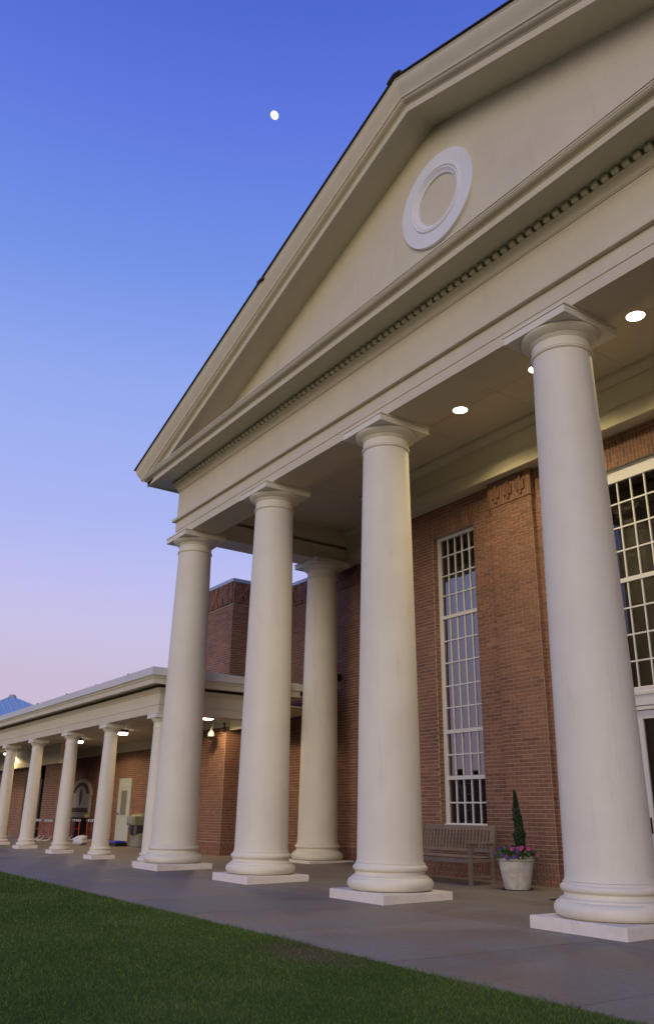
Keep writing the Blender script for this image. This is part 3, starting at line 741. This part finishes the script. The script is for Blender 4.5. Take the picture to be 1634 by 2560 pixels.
part('ceiling_backing', MB().box(-40, -11.8, 0, 4.3, 3.645, 3.68), M['cream'], K)
clips = MB()
for x_, d in ((-13.0, .025), (-15.2, .02), (-17.6, .03), (-20.4, .03)): clips.box(x_, x_ + .05, -.66, -.5, 4.2, 4.2 + d)
for i in range(7): clips.box(-11.75 + i * .04, -11.73 + i * .04, -.2 + i * .12, -.14 + i * .12, 4.2, 4.23 + .02 * (i % 3))
part('roof_clip', clips, M['dark'], K, kind='stuff')
part('cross_beam', MB().box(-40, -27.35, 2.42, 2.62, 2.86, 3.59), M['cream'], K)

def slim(loc, label):
    t = thing('slim_column', label, 'column', loc, 'slim columns of the low canopy')
    link('plinth', MB().box(-.30, .30, -.30, .30, -.02, .10).mesh('plinth', M['plinth'], bev=.012), t)
    base = [(.10, .24)] + arc((.145, .245), (.045, .043), -80, 80, 6) + [(.19, .245), (.20, .235), (.215, .225), (.225, .228)] + arc((.25, .232), (.022, .022), -80, 80, 5) + [(.275, .225), (.29, .222)]
    link('base', MB().lathe(base, seg=48).mesh('base', M['column'], 40), t)
    sh = [(.29, .216), (.31, .212)] + [(.33 + i / 12 * 2.58, .211 - .043 * (0.7 * i / 12 + .3 * (i / 12) ** 2)) for i in range(13)]
    link('shaft', MB().lathe(sh, seg=48).mesh('shaft', M['column'], 40), t)
    cap = [(2.91, .168), (2.912, .178), (2.93, .181), (2.945, .178), (2.947, .169), (3.03, .168), (3.035, .180), (3.05, .182), (3.055, .190), (3.09, .215), (3.115, .235), (3.13, .238)]
    link('capital', MB().lathe(cap, seg=48).mesh('capital', M['column'], 35), t)
    link('abacus', MB().box(-.255, .255, -.255, .255, 3.132, 3.225).box(-.262, .262, -.262, .262, 3.226, 3.249).mesh('abacus', M['column'], bev=.004, bseg=1), t)
    return t
s0 = slim((-12.02, -.10, 0), 'slim canopy column half hidden behind the stained corner column')
for x_, lab in ((-15.18, 'slim canopy column standing just left of the pale door and the large drum lamp'),
                (-18.27, 'slim canopy column between the lit orange brick pier and the arched plaque'),
                (-21.62, 'slim canopy column just left of the orange brick pier, beside the dark gate'),
                (-24.80, 'leftmost slim canopy column, cut by the picture edge')):
    dup(s0, (x_, -.10, 0), lab)

# ceiling lamps of the canopy
cl = None
for (x_, y_), lab in zip(((-14.15, 2.12), (-20.25, 2.16), (-24.65, 2.2), (-34.0, 2.1)),
        ('lit ceiling lamp beside the white dome camera', 'lit drum lamp under the canopy, right of a slim column, largest there', 'lit drum lamp seen side-on with dark housing, middle of the canopy', 'small lit lamp at the far left end of the canopy')):
    if cl is None:
        cl = thing('ceiling_lamp', lab, 'ceiling light', (x_, y_, 3.60), 'drum lamps under the low canopy')
        link('housing', MB().lathe([(-.085, .001), (-.085, .165), (0, .165), (0, .001)], seg=32).mesh('housing', M['dark'], 40), cl)
        link('diffuser', MB().lathe([(-.155, .001), (-.155, .13), (-.14, .156), (-.086, .16), (-.086, .001)], seg=32).mesh('diffuser', M['lamp'], 60), cl)
        lamp('bulb', cl, (0, 0, -.17), 190, 'SPOT', .12, 168, (1.0, .72, .40), .2)
    else: dup(cl, (x_, y_, 3.60), lab)

# dome security camera on the pier
sc = thing('security_camera', 'white dome security camera on a curved arm at the brick pier corner', 'camera', (-14.60, 2.9, 3.36))
link('mount', MB().box(-.05, .05, -.05, .0, -.16, .10).mesh('mount', M['dark'], bev=.01), sc)
arm = [(-.01, -.05, -.02), (-.03, -.12, .06), (-.06, -.19, .12), (-.10, -.27, .12), (-.13, -.33, .03), (-.14, -.35, -.10)]
link('arm', MB().tube(arm, .028, 10).mesh('arm', M['cam_white'], 60), sc)
hs = link('housing', MB().lathe([(-.11, .03), (-.14, .045), (-.19, .08), (-.25, .10), (-.28, .10), (-.29, .095)], cx=-.14, cy=-.35, seg=28).mesh('housing', M['cam_white'], 50), sc)
link('dome', MB().lathe([(-.29, .085), (-.32, .08), (-.35, .06), (-.37, .03), (-.375, .001)], cx=-.14, cy=-.35, seg=24).mesh('dome', M['black'], 60), sc)

# orange-lit pier and the dark gate at the far end
O = thing('brick_pier', 'free-standing brick pier glowing orange under a lamp, far left', 'pier', (-28.5, 2.6, 0))
part('wall', MB().box(-29.6, -27.6, 2.6, 3.05, 0, 3.58), M['mortar'], O)
ob = Bricks(O, 300)
ob.face((-29.6, 2.6, .06), AX, FN, 2.0, 2.8); ob.face((-27.6, 2.6, .06), (0, 1, 0), (1, 0, 0), .45, 2.8, take=False); ob.done()
E_ = thing('end_wall', 'dim brick wall around the dark gate at the far left', 'wall', (-36, 3.0, 0))
part('wall', MB().box(-46, -33.9, 3.0, 3.4, 0, 3.58).box(-33.9, -29.6, 3.0, 3.4, 3.0, 3.58), M['mortar'], E_)
eb = Bricks(E_, 0); eb.face((-40, 3.0, .05), AX, FN, 6.1, 3.2, take=False); eb.done()
G = thing('gate', 'dark metal gate with a blue lower panel under an arched light', 'gate', (-32.8, 3.1, 0))
part('frame', MB().box(-33.9, -33.7, 3.05, 3.2, .05, 2.4).box(-31.7, -31.5, 3.05, 3.2, .05, 2.4).box(-33.7, -31.7, 3.05, 3.2, 2.2, 2.4), M['dark'], G)
part('leaf', MB().box(-33.7, -31.7, 3.1, 3.15, .05, 2.2), M['black'], G)
part('panel', MB().box(-33.3, -31.9, 3.06, 3.098, .35, 1.1), M['blue'], G)
an = [(-31.9 - .8 + .8 * math.cos(R(a)), 2.42 + .55 * math.sin(R(a))) for a in range(0, 181, 15)]
part('fanlight', MB().prism(an, 3.08, 3.12, 1), M['stone'], G)
part('notice', MB().box(-33.2, -32.7, 3.06, 3.098, 1.55, 1.85), M['signgrey'], G)
part('grille', MB().box(-33.0, -32.96, 3.05, 3.1, 1.95, 2.2).box(-32.86, -32.82, 3.05, 3.1, 1.95, 2.2).box(-32.72, -32.68, 3.05, 3.1, 1.95, 2.2).box(-32.58, -32.54, 3.05, 3.1, 1.95, 2.2), M['bag'], G)

# arched plaque with feather emblem
Q = thing('arched_plaque', 'arched cream plaque with brown arc band and feather emblem above a stone shelf', 'plaque', (-29.7, 4.3, 1.0))
qx, qw = -29.72, 1.15
def archpoly(w, zb, zs, hgt): return [(qx - w, zb), (qx + w, zb)] + [(qx + w * math.cos(R(a)), zs + hgt * math.sin(R(a))) for a in range(0, 181, 12)]
part('panel', MB().prism(archpoly(qw, 1.02, 1.72, .62), 4.22, 4.29, 1), M['signgrey'], Q)
def band(r0, r1, a0, a1, st=8):
    aa = list(range(a0, a1 + 1, st))
    return [(qx + qw * r1 * math.cos(R(a)), 1.72 + .62 * r1 * math.sin(R(a))) for a in aa] + [(qx + qw * r0 * math.cos(R(a)), 1.72 + .62 * r0 * math.sin(R(a))) for a in aa[::-1]]
for a0, nm in ((8, 'arc_band'),):
    aa = list(range(8, 173, 12))
    mb = MB()
    for i in range(len(aa) - 1): mb.prism(band(.62, .86, aa[i], aa[i + 1], 12), 4.205, 4.219, 1)
    part('arc_band', mb, M['signbrown'], Q)
fe = [(qx - .02, 1.30), (qx + .14, 1.50), (qx + .17, 1.72), (qx + .10, 1.92), (qx + .0, 1.99), (qx - .10, 1.90), (qx - .13, 1.70), (qx - .10, 1.5)]
part('feather', MB().prism(fe, 4.205, 4.219, 1), M['signbrown'], Q)
part('name_bar', MB().box(qx - 1.0, qx + 1.0, 4.205, 4.219, 1.06, 1.24), M['signbrown'], Q)
part('rim', MB().sweep([(1.0, 0), (1.06, 0), (1.06, .1), (1.0, .1)], [(lambda o, z, a=a: (qx + qw * o * math.cos(R(a)), 4.29 - z, 1.72 + .64 * o * math.sin(R(a)))) for a in range(0, 181, 10)]), M['stone'], Q)
part('shelf', MB().box(qx - 1.2, qx + 1.2, 4.08, 4.29, .86, 1.0), M['stone'], Q, bev=.015, bseg=1)
cb_ = thing('recess_cabinet', 'black cabinet standing in for the dark recess under the stone shelf of the arched plaque', 'cabinet', (-29.4, 4.0, .08))  # black cabinet added to give the dark recess below the shelf
link('body', MB().box(-.9, .75, -.25, .22, 0, .62).mesh('body', M['black'], bev=.02), cb_); link('lid', MB().box(-.95, .8, -.28, .23, .625, .67).mesh('lid', M['dark'], bev=.012), cb_)

# track hurdles
hd = None
for (x_, y_, ang), lab in zip(((-27.15, 2.2, 0), (-28.72, 2.25, 0), (-27.25, 3.3, 0), (-26.3, 3.6, 2), (-20.9, 3.45, 0)),
      ('red track hurdle with white bar right in front of the orange pier', 'red track hurdle half hidden at the left of the orange pier', 'red track hurdle standing behind the white bag', 'red track hurdle between the white bag and the pale door', 'red track hurdle tucked behind the trash can')):
    if hd is None:
        hd = thing('track_hurdle', lab, 'hurdle', (x_, y_, fz(y_)), 'track hurdles stored under the canopy')
        link('bar', MB().box(-.5, .5, -.012, .012, .66, .74).mesh('bar', M['bag'], bev=.008), hd)
        for q in (-.42, -.2, 0, .2, .42): link('stripe', MB().box(q - .045, q + .045, -.0145, -.0125, .668, .732).mesh('stripe', M['dark']), hd)
        for q in (-.44, .44): link('upright', MB().tube([(q, 0, .06), (q, 0, .66)], .019, 8).mesh('upright', M['red']), hd)
        for q in (-.44, .44): link('foot', MB().tube([(q, .04, .16), (q, -.02, .05), (q, -.1, .02), (q, -.45, .02), (q, -.52, .06)], .02, 8).mesh('foot', M['bag'], 50), hd)
        link('crossbar', MB().tube([(-.44, 0, .40), (.44, 0, .40)], .012, 6).mesh('crossbar', M['red']), hd)
    else:
        c = dup(hd, (x_, y_, fz(y_)), lab); c.rotation_euler.z = R(ang)

# trash can with grey hood and black liner
tc = thing('trash_can', 'grey trash can with beige square hood and black bag hanging out', 'trash can', (-20.35, 3.05, fz(3.05)))
link('body', MB().lathe([(0, .24), (.02, .255), (.55, .29), (.60, .30), (.64, .30)], seg=20).mesh('body', M['grey_plastic'], 30), tc)
lin_ = []
for i in range(28):
    a = 2 * math.pi * i / 28; lin_.append((a, .315 + .02 * math.sin(5 * a) + random.uniform(-.008, .008), .42 + .07 * math.sin(2 * a + .6) + random.uniform(-.02, .02)))
vs = [(r * 1.02 * math.cos(a), r * 1.02 * math.sin(a), .66) for a, r, z in lin_] + [(r * math.cos(a) * 1.04, r * math.sin(a) * 1.04, z) for a, r, z in lin_]
link('liner', MB().add(vs, [(i, (i + 1) % 28, 28 + (i + 1) % 28, 28 + i) for i in range(28)]).mesh('liner', M['black'], 60), tc)
link('hood', MB().box(-.33, .33, -.33, .33, .64, .92).mesh('hood', M['beige_plastic'], bev=.04), tc)
link('flap', MB().box(-.2, .2, -.345, -.331, .70, .88).mesh('flap', M['grey_plastic'], bev=.006, bseg=1), tc)
link('lid', MB().lathe([(.92, .30), (.95, .28), (.99, .18), (1.0, .001)], seg=24).mesh('lid', M['beige_plastic'], 50), tc)
# bag and mats on the floor
bm = bmesh.new(); bmesh.ops.create_icosphere(bm, subdivisions=3, radius=1)
for v in bm.verts:
    nz = math.sin(v.co.x * 5 + 1) * math.sin(v.co.y * 6) * .12 + math.sin(v.co.z * 9 + v.co.x * 4) * .06
    v.co *= 1 + nz; v.co.x *= .38; v.co.y *= .22; v.co.z = max(v.co.z, -.7) * .17
    if v.co.z > .05: v.co.x += (v.co.z - .05) * 1.3
me = bpy.data.meshes.new('plastic_bag'); bm.to_mesh(me); bm.free(); me.materials.append(M['bag'])
me.polygons.foreach_set('use_smooth', [True] * len(me.polygons))
bgO = link('plastic_bag', me, None, (-23.1, 2.1, fz(2.1) + .119)); tag(bgO, 'crumpled white bag lying on the floor under the canopy', 'bag')
bx = thing('folded_mat', 'bright blue mat folded on a black base by the pale door', 'mat', (-21.5, 2.75, fz(2.75)))
link('base', MB().box(-.5, .5, -.2, .2, 0, .10).mesh('base', M['black'], bev=.01), bx); link('cover', MB().box(-.40, .40, -.19, .19, .10, .155).mesh('cover', M['blue'], bev=.02), bx)
dm_ = part('low_crate', MB().box(-24.0, -23.0, 2.9, 3.2, fz(3) , fz(3) + .12).box(-23.96, -23.04, 2.94, 3.16, fz(3) + .12, fz(3) + .15), M['black'], None, bev=.01)
tag(dm_, 'flat black crate on the floor right of the white bag', 'crate')

# ------------------------------------------------------------------ bench
bx0, bx1 = -6.38, -4.50
bt = thing('bench', 'weathered grey teak bench with vertical back slats under the tall window', 'bench', (-5.45, 2.5, .055))
def bp(name, mb, bev=.006): return part(name, mb, M['teak'], bt, bev=bev, bseg=1)
fy, by, sz = 2.24, 2.74, .49
for x_ in (bx0, bx1 - .06):
    bp('leg', MB().box(x_, x_ + .06, fy, fy + .06, .055, .68))
    bp('leg', MB().prism([(by, .055), (by + .06, .055), (by + .06, .50), (by + .15, .985), (by + .085, .985), (by, .50)], x_, x_ + .06, 0))
    bp('armrest', MB().box(x_ - .015, x_ + .075, fy - .03, by + .06, .685, .715))
    bp('side_rail', MB().box(x_ + .015, x_ + .045, fy + .06, by, .40, .455))
    bp('side_rail', MB().box(x_ + .02, x_ + .04, fy + .06, by, .16, .20))
    bp('brace', MB().prism([(fy + .06, .56), (fy + .06, .68), (fy + .20, .68)], x_ + .015, x_ + .045, 0))
bp('front_rail', MB().box(bx0 + .06, bx1 - .06, fy + .01, fy + .04, .39, .465)); bp('back_rail', MB().box(bx0 + .06, bx1 - .06, by + .02, by + .05, .40, .47))
for k in range(7): bp('seat_slat', MB().box(bx0 + .02, bx1 - .02, fy - .01 + k * .074, fy + .052 + k * .074, sz - .02 - .004 * (3 - abs(k - 3)), sz + .004 - .004 * (3 - abs(k - 3))))
def yb(z): return by + .02 + (z - .5) * .19
def slant(x0, x1, z0, z1, th): return MB().prism([(yb(z0), z0), (yb(z0) + th, z0), (yb(z1) + th, z1), (yb(z1), z1)], x0, x1, 0)
bp('top_rail', slant(bx0 + .06, bx1 - .06, .89, .975, .04)); bp('lower_rail', slant(bx0 + .06, bx1 - .06, .545, .60, .035))
ns = 21
for k in range(ns):
    xm = bx0 + .10 + k * (bx1 - bx0 - .20) / (ns - 1)
    part('back_slat', slant(xm - .021, xm + .021, .60, .89, .018), M['teak'], bt)

# ------------------------------------------------------------------ planter, topiary, petunias
pc = Vector((-3.70, 2.46, fz(2.46)))
pt = thing('planter', 'large pale stone flower pot with rolled rim beside the bench', 'planter', tuple(pc))
prof = [(.0, .001), (.0, .19), (.01, .195), (.10, .215), (.30, .255), (.395, .272), (.40, .268), (.408, .268), (.412, .285), (.425, .298), (.455, .302), (.475, .296), (.482, .285), (.48, .265), (.44, .25), (.43, .001)]
link('pot', MB().lathe(prof, seg=56, cap=False).mesh('pot', M['planter'], 50), pt)
link('soil', MB().lathe([(.435, .001), (.44, .255)], seg=32, cap=False).mesh('soil', M['soil']), pt)
link('saucer', MB().lathe([(-.004, .001), (-.004, .24), (.006, .245), (.008, .001)], seg=40).mesh('saucer', M['dark'], 40), pt)
def cards(n, pos, size, up=0.3):
    mb = MB()
    for i in range(n):
        p, d = pos(i); s_ = size * random.uniform(.6, 1.3); d = Vector(d) + Vector((random.gauss(0, .5), random.gauss(0, .5), random.gauss(up, .4))); d.normalize()
        u = d.cross(Vector((random.gauss(0, 1), random.gauss(0, 1), random.gauss(0, 1)))).normalized() * s_ * .38; p = Vector(p)
        mb.add([p, p + d * s_ * .5 + u, p + d * s_, p + d * s_ * .5 - u], [(0, 1, 2, 3)])
    return mb
tp = thing('topiary_shrub', 'narrow dark green conical cypress growing from the stone pot', 'shrub', tuple(pc + Vector((0.06, .02, .44))))
link('stem', MB().tube([(0, 0, -.02), (.005, 0, .3), (0, 0, .8)], [.018, .012, .004], 8).mesh('stem', M['soil']), tp)
LUMPS = [(random.uniform(0, 6.28), random.uniform(.12, .9), random.uniform(.015, .045)) for _ in range(16)]
def tpos(i):
    f = random.random() ** 1.1; z = .10 + f * .90; a = random.uniform(0, 2 * math.pi)
    r = .072 * min(1, (1.0 - f) * 1.25 + .05) * min(1, .6 + f * 2.0)
    if f > .70: r *= .72
    for (la, lz, lr) in LUMPS:
        d = math.cos(a - la)
        if d > .3 and abs(z - lz) < .07: r += lr * d * (1 - abs(z - lz) / .07) * (1.1 - f)
    r *= random.random() ** .35
    lean = .03 - .10 * max(0, f - .35)
    return (lean + r * math.cos(a), r * math.sin(a), z), (math.cos(a) * .35, math.sin(a) * .35, 1.0)
link('foliage', cards(2600, tpos, .042, .5).mesh('foliage', M['cypress'], recalc=False), tp)
pe = thing('petunias', 'purple and magenta petunias spilling over the rim of the stone pot', 'flowers', tuple(pc + Vector((0, 0, .44))))
def lpos(i):
    a = random.uniform(0, 2 * math.pi); r = .33 * math.sqrt(random.random()); z = .06 + .10 * (1 - (r / .33) ** 2) * random.random() - (.05 if r > .29 else 0)
    return (r * math.cos(a), r * math.sin(a), z), (math.cos(a), math.sin(a), .5)
link('leaves', cards(900, lpos, .05).mesh('leaves', M['leaf'], recalc=False), pe)
def flower_mesh(mat, rad, seed):
    rnd = random.Random(seed); mb = MB(); k = 15; vs = [(0, 0, -.3 * rad)]
    for i in range(k):
        a = 2 * math.pi * i / k; rr = rad * (1 + .14 * math.cos(5 * a) + rnd.uniform(-.06, .06)); vs.append((rr * math.cos(a), rr * math.sin(a), rad * (.15 * math.cos(5 * a) + rnd.uniform(-.08, .08))))
    mb.add(vs, [(0, 1 + i, 1 + (i + 1) % k) for i in range(k)]); return mb.mesh('flower', mat, recalc=False)
fm = [flower_mesh(M['petal_p'], .034, s_) for s_ in range(4)] + [flower_mesh(M['petal_m'], .032, s_) for s_ in range(4, 7)]
for i in range(62):
    a = random.uniform(0, 2 * math.pi); r = .36 * math.sqrt(random.uniform(.08, 1)); z = .10 + .07 * (1 - (r / .36) ** 2) - (.07 if r > .30 else 0) + random.uniform(-.02, .03)
    left = math.cos(a) < .15
    mm = random.choice(fm[:4]) if (left and random.random() < .85) or random.random() < .2 else random.choice(fm[4:])
    o = link('flower', mm, pe, (r * math.cos(a), r * math.sin(a), z))
    n_ = Vector((math.cos(a) * r * 3 + random.gauss(0, .3), math.sin(a) * r * 3 - .5 + random.gauss(0, .3), .8))
    o.rotation_euler = n_.to_track_quat('Z', 'Y').to_euler()
# low brick school block across the lawn, mirrored in the lower panes of the tall window
Z_ = thing('school_block', 'long low brick school block across the lawn, seen mirrored in the lower window panes', 'building', (-85, -72, 0))
part('wall', MB().box(-125, -48, -76, -70, -.1, 6.6), M['brick'], Z_); part('roof', MB().box(-125.5, -47.5, -76.5, -69.5, 6.61, 7.0), M['shingle'], Z_)
wm = None
for i in range(16):
    for z in (1.0, 4.0):
        f_ = MB().box(-.9, .9, -.05, .05, 0, 1.7)
        if wm is None: wm = f_.mesh('window', M['trim']); pm = MB().box(-.8, .8, .051, .06, .1, 1.6).mesh('pane', M['black'])
        w_ = link('window', wm, Z_, (-122 + i * 4.7 + 85, 2.01, z)); link('pane', pm, w_)
# floor mat by the doors
mt = part('door_mat', MB().add([(-2.36, 1.66, fz(1.66) + .004), (-.9, 1.66, fz(1.66) + .004), (-.9, 2.4, fz(2.4) + .004), (-2.36, 2.4, fz(2.4) + .004),
     (-2.36, 1.66, fz(1.66) + .014), (-.9, 1.66, fz(1.66) + .014), (-.9, 2.4, fz(2.4) + .014), (-2.36, 2.4, fz(2.4) + .014)],
     [(0, 3, 2, 1), (4, 5, 6, 7), (0, 1, 5, 4), (1, 2, 6, 5), (2, 3, 7, 6), (3, 0, 4, 7)]), M['dark'], None)
tag(mt, 'thin dark mat on the porch floor, its corner showing left of the right column', 'mat')

# ------------------------------------------------------------------ far pavilion with blue hipped roof, moon
F = thing('far_pavilion', 'distant building with a bright blue standing-seam hipped metal roof', 'building', (-58.5, 8, 0))
part('wall', MB().box(-66, -51, 1.5, 14.5, 0, 5.0), M['brick'], F)
ap = Vector((-58.4, 8, 9.05)); cs = [Vector((-67, .2, 4.9)), Vector((-50, .2, 4.9)), Vector((-50, 15.8, 4.9)), Vector((-67, 15.8, 4.9))]
part('roof', MB().add([ap] + cs, [(0, 1, 2), (0, 2, 3), (0, 3, 4), (0, 4, 1), (1, 4, 3, 2)]), M['roof_blue'], F)
seam = MB()
for (c, d) in ((cs[0], cs[1]), (cs[1], cs[2])):
    nrm = (d - c).cross(ap - c).normalized()
    if nrm.z < 0: nrm = -nrm
    mid = (c + d) / 2; up = (ap - mid); e = (d - c)
    for i in range(1, 30):
        f = i / 30; p0 = c + e * f; ln = 1 - abs(2 * f - 1); p1 = p0 + up * ln
        if ln > .03: seam.tube([p0 + nrm * .02, p1 + nrm * .02], .035, 4)
part('seam', seam, M['roof_blue'], F)
part('finial', MB().lathe([(8.95, .3), (9.08, .28), (9.16, .12), (9.18, .001)], cx=ap.x, cy=ap.y, seg=12), M['stone'], F)
mo = Vector(cam.location) + Vector((-0.6132, 0.33916, 0.71341)) * 1500
bm = bmesh.new(); bmesh.ops.create_uvsphere(bm, u_segments=32, v_segments=16, radius=7.1)
me = bpy.data.meshes.new('moon'); bm.to_mesh(me); bm.free(); me.materials.append(M['moon'])
mn = link('moon', me, None, tuple(mo)); tag(mn, 'small bright gibbous moon alone in the clear evening sky', 'moon')
v_ = (mo - cam.location).normalized(); r_ = v_.cross(Vector((0, 0, 1))).normalized(); u_ = r_.cross(v_)
a1 = (r_ - u_).normalized(); b1 = (r_ + u_).normalized()
mn.rotation_euler = Matrix((a1, b1, a1.cross(b1))).transposed().to_euler(); mn.scale = (1.02, .88, 1)
